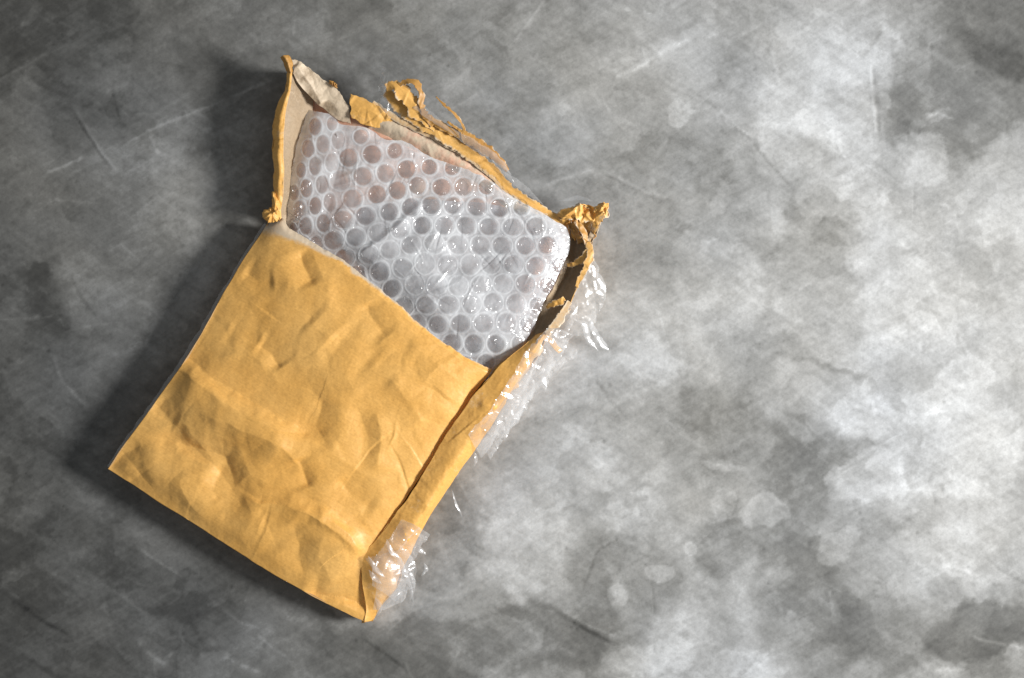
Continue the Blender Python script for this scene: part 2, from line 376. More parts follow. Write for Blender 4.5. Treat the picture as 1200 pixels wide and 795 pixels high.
REGION = [
 ([(1260,150),(1180,165),(1120,205),(1108,170),(1085,158),(1050,185),(1045,225),(1020,250),(1010,290),(975,320),(905,330),(905,380),(960,400),(985,430),(945,455),(945,490),(975,505),(1000,520),(985,560),(1010,585),(1060,570),(1085,600),(1080,640),(1095,680),(1130,700),(1200,690),(1260,690)], .045, 7),
 ([(735,860),(742,745),(790,690),(860,655),(905,680),(930,720),(950,860)], .03, 6),
 ([(545,560),(600,540),(660,550),(690,600),(670,700),(600,715),(560,690),(548,620)], .02, 5),
 ([(905,-40),(1015,-40),(1020,170),(1000,230),(905,225),(895,120)], .05, 5),
 ([(600,200),(760,120),(860,180),(940,240),(960,320),(820,330),(700,290)], -.02, 10),
 ([(1035,-40),(1045,60),(1030,190),(1090,150),(1120,190),(1260,140),(1260,-40)], -.07, 6),
 ([(830,470),(900,430),(985,445),(990,560),(960,600),(1060,600),(1070,690),(1200,700),(1260,860),(960,860),(935,700),(880,640),(820,560)], -.055, 7),
 ([(480,-40),(640,-40),(600,120),(500,60)], -.025, 12),
 ([(440,860),(460,720),(540,690),(560,600),(600,715),(720,700),(735,860)], -.07, 6),
 ([(90,190),(170,150),(270,240),(230,420),(120,460),(60,360)], .06, 14),
]
for pts, st, ed in REGION:
    d, _, _ = pdist(wx, wy, pts + [pts[0]])
    c = np.zeros(X.shape, bool); j = len(pts) - 1
    for i in range(len(pts)):
        (xi, yi), (xj, yj) = pts[i], pts[j]
        if yi != yj: c ^= ((yi > wy) != (yj > wy)) & (wx < (xj - xi) * (wy - yi) / (yj - yi) + xi)
        j = i
    T += st * sstep(-ed, ed, np.where(c, d, -d))
# small hard-edged bloom spots and drips, scattered
rs = np.random.default_rng(21)
for _ in range(260):
    x = rs.uniform(430, 1220); y = rs.uniform(-10, 805); rr = rs.uniform(3, 15) ** 1.0
    if rs.random() < .45: x = rs.uniform(680, 1100); y = rs.uniform(480, 720); rr *= .7
    m = (np.abs(X - x) < 4 * rr + 10) & (np.abs(Y - y) < 4 * rr + 10)
    u = np.hypot(X[m] - x + 0.35 * (wx[m] - X[m]), (Y[m] - y + .35 * (wy[m] - Y[m])) * rs.uniform(.7, 1.5)) / rr
    T[m] += .8 * rs.choice([.045, -.025, .03]) * (1 - sstep(.7, 1.25, u))
# trowelled pools: contour edges of a warped noise
for sc_, sd, am in ((150, 41, .055), (80, 43, .05), (45, 47, .03), (24, 49, .015)):
    n = fbm(wx, wy, sc_, sd, 3)
    T += am * sstep(-.03, .05, n) - am * .5
    T += am * .5 * np.exp(-(np.abs(n - .02) / .018) ** 1.2) * (fbm(X, Y, 60, sd + 1, 2) > .05) * .6
H0 = np.zeros(X.shape)
# scratches and trowel lines: points, strength, width
SCR = [
 ([(-40,118),(0,95),(45,70),(95,48)],.07,2.2),([(50,205),(72,197),(100,183)],.12,2.4),([(80,120),(103,160),(133,203)],-.08,1.8),([(84,120),(107,160),(137,203)],.07,1.6),
 ([(133,182),(152,165),(173,153),(220,135),(267,117),(333,90)],.09,2.0),([(127,100),(136,125),(141,143)],-.07,1.8),([(172,155),(188,184)],.05,1.5),
 ([(716,92),(735,85),(760,72),(780,58),(811,43)],.10,3.0),([(724,88),(720,105)],.08,1.6),([(801,96),(840,128),(880,165),(942,236)],-.07,1.8),([(835,124),(868,150),(884,166)],.08,2.0),
 ([(630,221),(665,209),(700,199)],.08,2.6),([(700,199),(745,218),(801,237)],.07,2.0),([(700,203),(745,222),(780,236)],-.05,2),([(596,60),(618,28),(640,-5)],.07,1.8),([(1085,140),(1100,133),(1122,142)],.12,2.2),
 ([(650,717),(680,733),(726,757)],-.12,2.2),([(655,713),(690,732),(735,750)],.07,1.8),([(600,468),(640,440),(675,425)],.06,1.8),([(690,436),(715,472),(751,516)],-.05,2),([(1133,742),(1165,752),(1210,764)],.10,2.0),
 ([(-10,377),(30,374),(67,368)],.08,1.8),([(60,410),(73,445),(88,462),(107,482)],.09,2.4),([(48,340),(56,345)],.1,2),([(67,368),(73,382)],.07,1.5),([(75,385),(110,380),(150,378)],.05,2.2),
 ([(8,700),(40,722),(85,748)],-.14,2.2),([(160,640),(180,655),(213,677)],.09,2.0),([(127,687),(150,705),(170,720)],.06,1.6),([(85,330),(100,355),(115,372)],-.06,2),
 ([(20,765),(60,790),(80,800)],-.05,3),([(155,745),(172,765),(190,778),(205,760)],.09,3.2),([(255,770),(290,785),(310,792)],.08,3),([(300,745),(340,775)],.05,2),
 ([(240,700),(280,730),(330,745)],.05,2.5),([(540,600),(560,640),(600,660)],-.04,2),([(530,545),(545,580),(560,600)],.05,2),([(420,745),(450,765),(480,790)],-.08,2),
 ([(1035,30),(1020,55),(1005,70)],-.08,3),([(1018,60),(1022,110),(1025,170)],.06,2),([(1020,65),(1027,115),(1030,170)],-.06,3),([(900,20),(905,60),(915,110)],.05,3),
 ([(1150,650),(1170,668),(1200,685)],-.05,2),([(880,700),(930,690),(1000,660)],-.04,2.5),([(740,620),(700,650),(680,700)],-.05,2),
 ([(30,245),(60,235),(120,240)],.04,2),([(150,255),(180,235),(215,225)],.05,2),
]
for k in range(70):
    x = rs.uniform(0, 1200); y = rs.uniform(0, 795); a = math.radians(rs.choice([-30, 35, 38, -25, 5, 80]) + rs.normal(0, 9)); l = rs.uniform(12, 60)
    SCR.append(([(x, y), (x + l * math.cos(a), y + l * math.sin(a))], rs.choice([.035, .045, -.035]), rs.uniform(.8, 1.6)))
for pts, st, wd in SCR:
    xs = [p[0] for p in pts]; ys = [p[1] for p in pts]
    m = (X > min(xs) - 15) & (X < max(xs) + 15) & (Y > min(ys) - 15) & (Y < max(ys) + 15)
    px = X[m] + (wx[m] - X[m]) * .12; py = Y[m] + (wy[m] - Y[m]) * .12
    d, sd, al = pdist(px, py, pts)
    al = np.clip(al, 0, 1)
    f = sstep(0, .2, al) * sstep(0, .2, 1 - al) * (0.55 + 0.45 * (fbm(px, py, 9, 77, 3) > -.15))
    g = np.exp(-(d / (wd * .9)) ** 2) * f
    T[m] += 1.5 * st * g + st * .25 * np.exp(-(d / (wd * 4)) ** 2) * f
    H0[m] += (0.10 if st > 0 else -0.14) * g
for k in range(230):                                   # trowel smears: sharp on one side, feathered on the other
    x = rs.uniform(-20, 1220); y = rs.uniform(-20, 815); a = math.radians(rs.choice([-35, -25, 30, 40, 75, 5]) + rs.normal(0, 14)); l = rs.uniform(25, 100); bd = rs.normal(0, .25)
    P_ = [(x + l * q * math.cos(a + bd * q), y + l * q * math.sin(a + bd * q)) for q in (0, .33, .66, 1)]
    m = (np.abs(X - x) < l + 30) & (np.abs(Y - y) < l + 30)
    qx = X[m] + .25 * (wx[m] - X[m]); qy = Y[m] + .25 * (wy[m] - Y[m])
    d, sd, al = pdist(qx, qy, P_); sg = rs.choice([-1, 1]); wd_ = rs.uniform(4, 13)
    f = sstep(0, .3, al) * sstep(0, .3, 1 - al)
    T[m] += rs.choice([.075, .06, -.06, -.05]) * f * np.where(sd * sg > 0, np.exp(-(d / wd_) ** 1.2), np.exp(-(d / 1.0) ** 2)) * (.6 + .8 * fbm(qx, qy, 7, 300 + k, 2))
T += .03 * fbm(X, Y, 5, 88, 3) * (.5 + .5 * fbm(X, Y, 60, 89, 2)) + .02 * np.abs(fbm(wx, wy, 22, 90, 4))
for _ in range(150):
    x, y = rs.uniform(-20, 1220), rs.uniform(-20, 815); rr = rs.uniform(.8, 2.2)
    m = (np.abs(X - x) < 6) & (np.abs(Y - y) < 6)
    g = np.exp(-(np.hypot(X[m] - x, Y[m] - y) / rr) ** 2); T[m] -= .10 * g; H0[m] -= .25 * g
inn = (X > -60) & (X < 1260) & (Y > -60) & (Y < 855)
tone = np.clip(.5 + .45 * fbm(X, Y, 160, 61, 3) + .15 * sstep(500, -100, Y), 0, 1)
hz = (H0 + .05 * fbm(X, Y, 40, 71, 4)) * inn
V = np.stack([(X - 600) * S, (397.5 - Y) * S, hz * .001 - .0002], -1)
me = mesh_from('concrete_surface', V.reshape(-1, 3), grid_faces(len(gy), len(gx)), [concrete()], attrs={'stain_falloff': np.clip(T, 0.02, 1), 'tone': tone})
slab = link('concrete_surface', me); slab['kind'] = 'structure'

# ================================================================== padded envelope
env = thing('padded_envelope', 'torn open golden kraft padded mailer lying on mottled grey concrete', 'envelope', (0, 0, 0))

# --- front panel, from the torn mouth down to the bottom fold
rails = [
 [(314,262,13),(331,256,16),(341,268,17.5),(368,285,19),(402,306,20.5),(436,333,21.3),(470,360,21.3),(494,382,21),(528,408,20),(555,424,18.6),(577,433,16.5)],
 [(283,309,15.5),(330,325,20),(400,368,22.3),(470,415,22),(530,452,19),(553,465,15.6)],
 [(217,421,16),(260,444,19.5),(340,488,22),(410,520,21.4),(465,543,18),(499,549,15.2)],
 [(166,493,16),(210,520,19),(290,566,20.6),(360,604,19.6),(415,633,17),(446,628,15)],
 [(140,531,15.6),(190,562,17.8),(280,614,19),(350,658,18),(400,682,16.4),(428,668,15)],
 [(127,551,14.2),(200,597,15),(300,659,15),(350,689,14.6),(395,715,13.6),(430,730,12.4)],
]
G = loft(rails, 420, 420)
px, py = G[..., 0], G[..., 1]
nx_ = px + 2.2 * fbm(px, py, 30, 5, 3); ny_ = py + 2.2 * fbm(px, py, 30, 6, 3)
D = np.zeros(px.shape)
FC = [  # points, amp (mm), width on upper side, width on lower side, fade
 ([(196,407),(218,421),(248,444),(304,474),(359,504),(400,514)],-1.7,30,6,.1),
 ([(205,434),(252,464),(310,498),(352,524)],1.9,14,26,.15),
 ([(230,480),(265,496),(331,522),(348,545),(352,566)],1.5,13,9,.12),
 ([(348,535),(356,560),(361,575)],-1.1,5,9,.2),
 ([(150,505),(201,517),(235,525),(265,537),(276,571),(304,585),(359,598)],-1.7,7,16,.1),
 ([(165,528),(205,532),(245,545),(262,556)],.9,6,20,.2),
 ([(275,575),(304,590),(338,592),(375,608),(408,635),(423,658)],2.3,6,20,.1),
 ([(360,598),(385,606),(410,628),(426,655)],1.2,7,5,.25),
 ([(352,692),(380,700),(405,704),(434,714)],-1.7,18,3,.06),
 ([(128,552),(147,535),(166,524)],-.6,6,5,.1),
 ([(336,612),(350,640),(356,682)],-.9,14,9,.2),([(380,620),(372,650),(392,690)],.8,16,9,.2),
 ([(262,545),(250,575),(258,590)],-.6,9,8,.2),([(300,590),(318,625),(330,650)],-.6,8,12,.2),
 ([(351,292),(356,312),(368,338)],-1.2,5,9,.15),([(428,352),(432,370),(452,398)],-1.0,8,9,.15),
 ([(390,395),(415,412),(438,430)],-.8,14,16,.2),([(360,375),(390,400)],.7,14,12,.2),
 ([(300,402),(316,414),(326,432)],-1.0,9,6,.2),([(268,380),(290,398),(308,400)],-.5,9,12,.2),
 ([(285,318),(302,330),(322,330)],-.8,9,8,.2),([(322,330),(360,342),(400,345)],.7,9,12,.2),
 ([(442,478),(446,520),(440,560)],1.0,9,7,.2),([(415,470),(430,505),(436,540)],-.7,8,9,.2),
 ([(455,440),(480,470),(500,500)],.8,10,12,.2),([(480,400),(510,425),(545,452)],.7,10,12,.2),
 ([(360,520),(410,545),(455,575)],.7,12,10,.2),([(380,460),(370,500),(385,530)],-.7,10,9,.2),
 ([(395,560),(415,585),(440,600)],-.7,9,10,.2),([(425,400),(405,440),(420,470)],.6,12,12,.2),
 ([(240,360),(262,385),(270,420)],-.5,12,10,.2),([(180,470),(196,492),(208,500)],-.8,8,8,.2),
]
for pts, am, w1, w2, fd in FC: D += 1.35 * crease(nx_, ny_, pts, am, w1 * 1.4, w2 * 1.3, max(fd, .2))
folds = make_folds(60, (120, 250, 600, 740), 24, 80, 10, 30, 3, dirs=[30, 30, 35, -58, -50, 75])
D += .20 * crumple(nx_, ny_, folds)
ca_, sa_ = math.cos(R(33)), math.sin(R(33)); ru = nx_ * ca_ + ny_ * sa_; rv = -nx_ * sa_ + ny_ * ca_
em = np.minimum(np.minimum(np.linspace(0, 1, 420)[:, None], np.linspace(1, 0, 420)[:, None]), np.minimum(np.linspace(0, 1, 420)[None, :], np.linspace(1, 0, 420)[None, :]))
em = .25 + .75 * sstep(0, .1, em)
calm = .35 + .65 * sstep(-.3, .5, fbm(px, py, 90, 421, 2))
D += em * calm * (1.0 * np.abs(fbm(ru * .42, rv, 60, 401, 1)) - .75 * np.abs(fbm(ru * .6, rv * .9, 44, 407, 1)) + .22 * np.abs(fbm(ru, rv * .6, 24, 411, 2)))
folds2 = make_folds(160, (120, 250, 600, 740), 5, 16, 2, 6, 5)
D += .06 * crumple(nx_, ny_, folds2)
D += .42 * crumple(nx_, ny_, make_folds(34, (140, 280, 580, 700), 12, 46, 3, 10, 77, dirs=[30, 38, -60, -50, 80, 5]))
D += .6 * fbm(px, py, 75, 8, 2) * em + .07 * fbm(px, py, 12, 9, 3)
# valley where the panel tucks under the side fold
dr, _, _ = pdist(px, py, [(577,433),(553,465),(499,549),(446,628),(428,668),(433,716)])
D -= .55 * np.exp(-(dr / 7) ** 1.5)
de = np.minimum(np.linspace(0, 1, px.shape[0])[:, None] * 480, 1e9) + 0 * px
# wear: scuffed pale rim of the torn mouth
v_mm = de
rim = np.exp(-(v_mm / (4 + 8 * sstep(430, 325, px) + 3 * fbm(px, py, 15, 19, 3))) ** 2) * (.35 + .65 * sstep(520, 400, px))
rim = np.clip(rim + .8 * np.exp(-(np.hypot((px - 334) / 26, (py - 270) / 9)) ** 2), 0, 1)
wear = rim * .85 
edge_n = sstep(14, 0, v_mm)
G2 = G.copy(); G2[..., 1] += edge_n * 1.3 * fbm(px, py, 9, 23, 4); G2[..., 2] -= 1.2 * edge_n ** 2
fp = sheet('front_panel', G2, [KRAFT, KRAFT_IN, KRAFT_IN], env, .35, {'wear': wear}, disp=D)

# --- sides under the front panel (left gusset and bottom fold)
L_edge = [(314,262,13),(283,309,15.5),(217,421,16),(166,493,16),(140,531,15.6),(127,551,14.2)]
B_edge = [(127,551,14.2),(200,597,15),(300,659,15),(350,689,14.6),(395,715,13.6),(430,730,12.4)]
def side(name, edge, nrm, mats, seed):
    e = np.array(edge, float); nrm = np.array(nrm)
    r = [e.copy() for _ in range(4)]
    r[0][:, 2] -= .15
    r[1][:, :2] -= nrm * 5; r[1][:, 2] *= .72
    r[2][:, :2] -= nrm * 12; r[2][:, 2] *= .36
    r[3][:, :2] -= nrm * 5; r[3][:, 2] = .6
    g = loft([x.tolist() for x in r], 260, 40)
    d = .9 * fbm(g[..., 0] + 2 * g[..., 2], g[..., 1] + 3 * g[..., 2], 30, seed, 4) * np.sin(np.linspace(0, math.pi, 40))[:, None]
    return sheet(name, g, mats, env, .3, {'wear': np.zeros(g.shape[:2])}, disp=d, up=False, flip=True)
side('left_gusset', L_edge, (-.84, -.54), [KRAFT, KRAFT_IN], 51)
side('bottom_gusset', B_edge, (-.51, .86), [KRAFT, KRAFT_IN], 52)

# --- sliver of bluish clear lining along the left seam
g = loft([[(312,264,12.8),(283,309,14.6),(217,421,15),(166,493,15),(140,531,14.8),(128,549,13.6)],
          [(310,262,12.0),(280.5,307,13.8),(214,418,14.2),(163.5,491,14.2),(138,529,14),(126.5,548,12.8)]], 300, 5)
g[-1, :, 0] += 1.2 * fbm(g[-1, :, 0], g[-1, :, 1], 10, 3, 4)
sheet('seam_lining', g, [CLEAR], env, .08)

# --- side fold (right strip): crest on the left, sloping to the ground side
sl = [(628,391,19),(612,405,21),(596,418,22),(577,437,22.5),(549,471,22),(524,508,21.2),(500,547,21),(480,580,20.5),(453,615,19.8),(427,650,19.4),(424,666,19),(427,690,18.4),(429,714,17),(428,730,13.8)]
sm = [(642,384,18),(628,404,19.5),(613,425,20.5),(590,462,21),(562,497,20.6),(540,530,20),(516,566,19.6),(492,606,19),(468,636,18.2),(450,660,17.2),(446,676,16.3),(446,695,15),(444,712,13),(435,729,11)]
sr = [(668,358,14),(645,389,13.6),(629,420,13),(602,455,12.6),(576,497,12),(556,528,11.6),(534,560,11),(504,605,10.6),(483,643,10),(474,662,9.6),(470,680,9),(462,694,8.4),(450,708,8),(437,729,9)]
sl = [(x, y, z - (4.3 if z > 15 else 1)) for x, y, z in sl]; sm = [(x, y, z - 1.6) for x, y, z in sm]
g = loft([sl, sm, sr], 420, 70)
px, py = g[..., 0], g[..., 1]; vv = np.linspace(0, 1, 70)[:, None]
D = .45 * crumple(px, py, make_folds(60, (420, 340, 680, 740), 8, 30, 3, 9, 15, dirs=[-58, 20, 60, -30])) + .3 * fbm(px, py, 22, 4, 4)
D += crease(px, py, [(470,615),(480,640),(478,672)], .8, 6, 5) + crease(px, py, [(448,640),(462,665),(470,690)], -.9, 6, 4)
D += crease(px, py, [(560,470),(585,478),(600,470)], .7, 5, 5) + crease(px, py, [(470,590),(500,600)], -.5, 6, 6)
jag = sstep(.86, 1, vv) * fbm(px, py, 12, 14, 4) * sstep(500, 420, py)
g2 = g.copy(); g2[..., 0] += 4 * jag; g2[..., 1] += 3 * jag
g2[..., 0] += 1.2 * fbm(px, py, 25, 44, 3) * sstep(.15, 0, vv); g2[..., 1] += 1.0 * fbm(px, py, 22, 45, 3) * sstep(.15, 0, vv)
wear = .55 * sstep(.45, 1, vv) * sstep(500, 380, py) + .25 * np.clip(fbm(px, py, 25, 93, 4), 0, 1)
sheet('side_fold', g2, [KRAFT, KRAFT_IN], env, .35, {'wear': wear}, disp=D)
# its inner flank dropping into the valley, and its outer flank to the ground
il = [(x - 4, y + 1, z - 7) for x, y, z in sl]
g = loft([sl, [(x - .3, y + .6, z - 3.4) for x, y, z in sl], il], 300, 14)
sheet('fold_flank', g, [KRAFT, KRAFT_IN], env, .25, {'wear': np.zeros(g.shape[:2])}, disp=.2 * fbm(g[..., 0], g[..., 1], 14, 5, 3), up=False, flip=True)
ol = [(x - 8, y - 4, .6) for x, y, z in sr]
g = loft([sr, [(x - 3, y - 2, z * .55) for x, y, z in sr], ol], 300, 24)
sheet('outer_flank', g, [KRAFT, KRAFT_IN], env, .25, {'wear': np.zeros(g.shape[:2])}, disp=.6 * fbm(g[..., 0] + g[..., 2] * 2, g[..., 1], 18, 6, 3) * np.sin(np.linspace(0, math.pi, 24))[:, None], up=False)

# --- back panel: inner face seen above the mouth, lies near the ground
rails = [
 [(350,104,9),(372,112,8),(400,128,9),(420,140,10),(448,150,12),(500,176,13.5),(545,200,13.5),(590,226,13),(630,250,11),(662,272,8)],
 [(342,150,6),(380,160,10),(440,190,13.4),(520,225,13.6),(600,270,12),(664,300,4)],
 [(333,215,5),(390,240,12),(460,280,11.5),(540,320,11),(610,345,9),(650,352,4)],
 [(325,262,3),(380,300,8),(450,350,9),(520,390,8),(580,420,4),(620,408,3)],
 [(250,380,1),(320,420,1),(390,460,1),(450,490,1),(500,520,1),(560,500,1)],
 [(136,546,1),(200,586,1),(290,640,1),(350,676,1),(400,705,1),(434,716,1)],
]
g = loft(rails, 260, 220)
px, py = g[..., 0], g[..., 1]
D = .6 * crumple(px, py, make_folds(50, (320, 90, 680, 430), 10, 40, 4, 14, 31)) + .3 * fbm(px, py, 25, 4, 4)
D *= sstep(420, 380, py)
sheet('back_panel', g, [KRAFT_BACK, KRAFT], env, .35, {'wear': .35 * np.clip(fbm(px, py, 30, 94, 3), 0, 1)}, disp=D)

# --- upper left: inner side wall standing and leaning outwards
rails = [
 [(341,78,21),(340,96,22),(338,110,22.5),(334,134,22.5),(332,165,22.5),(331,195,21.5),(331,222,20),(330,240,18),(331,256,15.5)],
 [(350,88,17.5),(350,104,17.5),(350,120,17),(347,145,16),(343,170,15.5),(340,196,14.5),(338,222,13),(336,242,11),(336,262,9)],
 [(366,110,11),(368,122,10),(366,140,8.5),(360,160,7),(352,185,6),(347,205,5.5),(344,230,5),(342,250,5),(345,280,4)],
]
g = loft(rails, 240, 60)
px, py = g[..., 0], g[..., 1]
D = .5 * crumple(px, py, make_folds(40, (325, 70, 385, 270), 8, 30, 3, 10, 33)) + .25 * fbm(px, py, 14, 7, 4)
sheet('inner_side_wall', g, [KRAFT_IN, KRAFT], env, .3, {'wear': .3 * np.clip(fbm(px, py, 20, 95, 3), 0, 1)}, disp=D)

# golden lip folded outwards along that wall
lo = [(337.5,84,21.4),(335,98,21.5),(333,108,21.6),(326,124,20.8),(322,145,20.5),(321,165,20),(319.5,190,19.4),(318.5,212,18),(320,232,16.8),(324,250,15),(326,260,14)]
hi = [(343,84,22.6),(341,98,22.8),(339.5,110,23),(335.5,134,23),(334,150,23),(333,165,23),(332.5,190,22),(332,212,20.6),(331.5,232,19),(330,246,17.2),(331,256,15.8)]
mi = [((a[0] * .5 + b[0] * .5), (a[1] + b[1]) / 2, max(a[2], b[2]) + .3) for a, b in zip(lo, hi)]
g = loft([lo, mi, hi], 240, 22)
px, py = g[..., 0], g[..., 1]
D = .35 * crumple(px, py, make_folds(40, (315, 80, 345, 262), 5, 18, 2, 6, 35)) + .15 * fbm(px, py, 10, 7, 4)
g[..., 0] += 1.0 * fbm(px, py, 13, 21, 4) * sstep(.4, 0, np.linspace(0, 1, 22))[:, None]
sheet('folded_lip', g, [KRAFT, KRAFT_IN], env, .3, {'wear': .35 * np.clip(fbm(px, py, 14, 96, 3), 0, 1)}, disp=D)
# outside of the wall beneath the lip, down to the concrete
g = loft([lo, [(x + 6, y + 1, z * .55) for x, y, z in lo], [(x + 14, y + 2, .8) for x, y, z in lo]], 200, 30)
sheet('outer_side_wall', g, [KRAFT, KRAFT_IN], env, .3, {'wear': np.zeros(g.shape[:2])}, disp=.8 * fbm(g[..., 0] * 1.5, g[..., 1], 18, 6, 3), up=False, flip=True)
# knot of pinched paper at the left end of the mouth
def blob_sheet(name, cx, cy, z0, rx, ry, h, rot, mats, seed, wear=.1, n=60, jag=.25, am=1.0, curl=0.0):
    """a small crushed scrap: a disc of paper, ragged outline, deep random folds"""
    t = np.linspace(0, 2 * math.pi, n * 2)[None, :]; r = np.linspace(0.02, 1, n)[:, None]
    rag = 1 + jag * fbm(np.cos(t) * 2.2, np.sin(t) * 2.2, 1.0, seed, 4)
    a = math.radians(rot); u = rx * r * rag * np.cos(t); v = ry * r * rag * np.sin(t)
    px = cx + u * math.cos(a) - v * math.sin(a); py = cy + u * math.sin(a) + v * math.cos(a)
    fol = make_folds(14, (cx - rx, cy - ry, cx + rx, cy + ry), .25 * rx, .9 * rx, .12 * ry, .5 * ry, seed)
    z = z0 + h * (1 - r ** 2) + am * crumple(px, py, fol) + curl * (u / rx) ** 2
    g = np.stack([px, py, z + 0 * px], -1)
    return sheet(name, g, mats, env, .25, {'wear': wear + 0 * px})
blob_sheet('pinched_corner', 318, 252, 17, 10, 9, 2.5, 0, [KRAFT, KRAFT_IN], 61, .1)
blob_sheet('pinched_corner', 323, 238, 18.5, 5, 13, 2, -8, [KRAFT, KRAFT_IN], 62, .1)

# curled tip at the top left
g = loft([[(337.5,86,21.6),(334,80,22),(331,73,22.6),(328,67.5,23.2)],
          [(341,86,23.4),(338.5,78,24.4),(335.5,70,25),(332.5,65.5,25.2)],
          [(343.5,84,22.4),(343.5,76,22.6),(341.5,69,22.6),(338.5,65,22.4)]], 40, 24)
sheet('curled_tip', g, [KRAFT_DK, KRAFT_IN], env, .25, {'wear': .05 + 0 * g[..., 0]}, disp=.2 * fbm(g[..., 0], g[..., 1], 6, 3, 3))  # darker kraft paints in the shade of the curl

# pale inner flap running from the tip to the golden triangle
rails = [
 [(342,70,22.5),(352,74,21),(364,80,19.5),(376,90,18.4),(386,97,17.6),(394,105,17),(400,111,16.4),(410,124,15.5)],
 [(344,78,22.4),(352,84,20.6),(362,94,18.6),(374,105,17),(384,114,16),(392,123,15.4),(399,131,14.8),(410,134,14.6)],
 [(344,86,21.8),(352,100,19.4),(361,110,17.2),(371,120,15),(380,128,13.6),(390,136,12.8),(399,142,12.4),(411,146,12.4)],
]
g = loft(rails, 160, 50)
px, py = g[..., 0], g[..., 1]; vv = np.linspace(0, 1, 50)[:, None]
D = .55 * crumple(px, py, make_folds(34, (340, 68, 412, 146), 6, 24, 2.5, 8, 37)) + .2 * fbm(px, py, 10, 7, 4) + crease(px, py, [(345,76),(362,96),(378,122)], 1.3, 5, 4, .05)
g[..., 1] += 1.8 * fbm(px, py, 7, 27, 4) * sstep(.2, 0, vv)
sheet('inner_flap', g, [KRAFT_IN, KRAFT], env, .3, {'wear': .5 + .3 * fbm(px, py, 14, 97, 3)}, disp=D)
blob_sheet('torn_fleck', 390, 98, 18.6, 6, 2.6, .8, 40, [KRAFT_DK, KRAFT_IN], 63, 0)

# golden triangle torn out of the outer face
rails = [
 [(411,109,17.5),(423,114,17.6),(436,121,17.4),(450,130,17),(463,139,16.4)],
 [(411,124,16.6),(423,129,16.8),(436,135,16.4),(448,141,16),(458,143,15.4)],
 [(412,138,15.4),(421,144,15.2),(431,148,15),(441,151,14.6),(447,150,14.4)],
]
g = loft(rails, 90, 40); px, py = g[..., 0], g[..., 1]
g[..., 0] += 1.2 * fbm(px, py, 7, 71, 3); g[..., 1] += 1.2 * fbm(px, py, 7, 72, 3)
sheet('torn_triangle', g, [KRAFT, KRAFT_IN], env, .3, {'wear': .25 * np.clip(fbm(px, py, 12, 98, 3), 0, 1)}, disp=.5 * crumple(px, py, make_folds(16, (410, 108, 465, 152), 6, 18, 2, 7, 39)))

# pale lining strip between bubble wrap and rolled golden edge
rails = [
 [(440,126,14.6),(462,138,14.6),(500,158,14.4),(540,180,14.4),(570,198,14),(600,224,13.6),(630,247,13.6),(656,262,12)],
 [(436,142,15),(458,150,15.6),(494,169,15.8),(530,187,15.8),(562,206,15.4),(592,230,14.8),(622,252,12.8),(652,268,11)],
 [(430,152,11),(452,166,11.4),(490,184,12),(524,202,12),(556,220,12),(588,244,11.6),(618,264,11),(650,280,9)],
]
g = loft(rails, 260, 50); px, py = g[..., 0], g[..., 1]
D = .5 * crumple(px, py, make_folds(50, (430, 120, 660, 285), 6, 26, 2, 8, 41, dirs=[32, 35, -40, 80])) + .2 * fbm(px, py, 10, 7, 4)
sheet('inner_edge_strip', g, [KRAFT_BACK, KRAFT], env, .3, {'wear': .5 + .3 * fbm(px, py, 14, 97, 3)}, disp=D)

# ---- ribbons (rolled and frayed paper, film shreds)
def ribbon(name, pts, mats, seed, thick=.2, nu=None, nv=14, crump=.3, wear=.1, rag=.6, curl=.0, attrs=True, parent=None, fsz=(3, 12, 1.2, 4)):
    """pts: (px, py, z, halfwidth, tilt deg); tilt rolls the ribbon about its run"""
    P = np.array(pts, float); L = np.sum(np.hypot(*np.diff(P[:, :2], axis=0).T)); nu = nu or int(max(24, L * 1.4))
    Q = cr(P, nu); t = np.gradient(Q[:, :2], axis=0); t /= np.maximum(np.linalg.norm(t, axis=1, keepdims=True), 1e-9)
    nrm = np.stack([-t[:, 1], t[:, 0]], -1)
    s = np.linspace(-1, 1, nv)[:, None]
    hw = Q[:, 3][None, :]; ti = np.radians(Q[:, 4])[None, :]
    ragn = 1 + rag * .5 * fbm(np.arange(nu)[None, :] + 0 * s, s * 0 + 3 * np.sign(s), 8, seed, 4) * np.abs(s) ** 2 + rag * .13 * fbm(np.arange(nu)[None, :] + 0 * s, s * 0 + 5 * np.sign(s), 3, seed + 3, 3) * np.abs(s) ** 3
    off = s * hw * ragn
    px = Q[:, 0][None, :] + nrm[:, 0][None, :] * off * np.cos(ti); py = Q[:, 1][None, :] + nrm[:, 1][None, :] * off * np.cos(ti)
    z = Q[:, 2][None, :] + off * np.sin(ti) * .4 + curl * (1 - s * s) * hw * .4
    g = np.stack([px, py, z], -1)
    x0, x1, y0, y1 = px.min(), px.max(), py.min(), py.max()
    D = crump * crumple(px, py, make_folds(int(10 + L / 4), (x0, y0, x1, y1), *fsz, seed)) if crump else None
    return sheet(name, g, mats, parent or env, thick, {'wear': wear + 0 * px + .45 * np.abs(s) ** 5 * (1 + fbm(px, py, 5, seed, 2))} if attrs else None, disp=D)

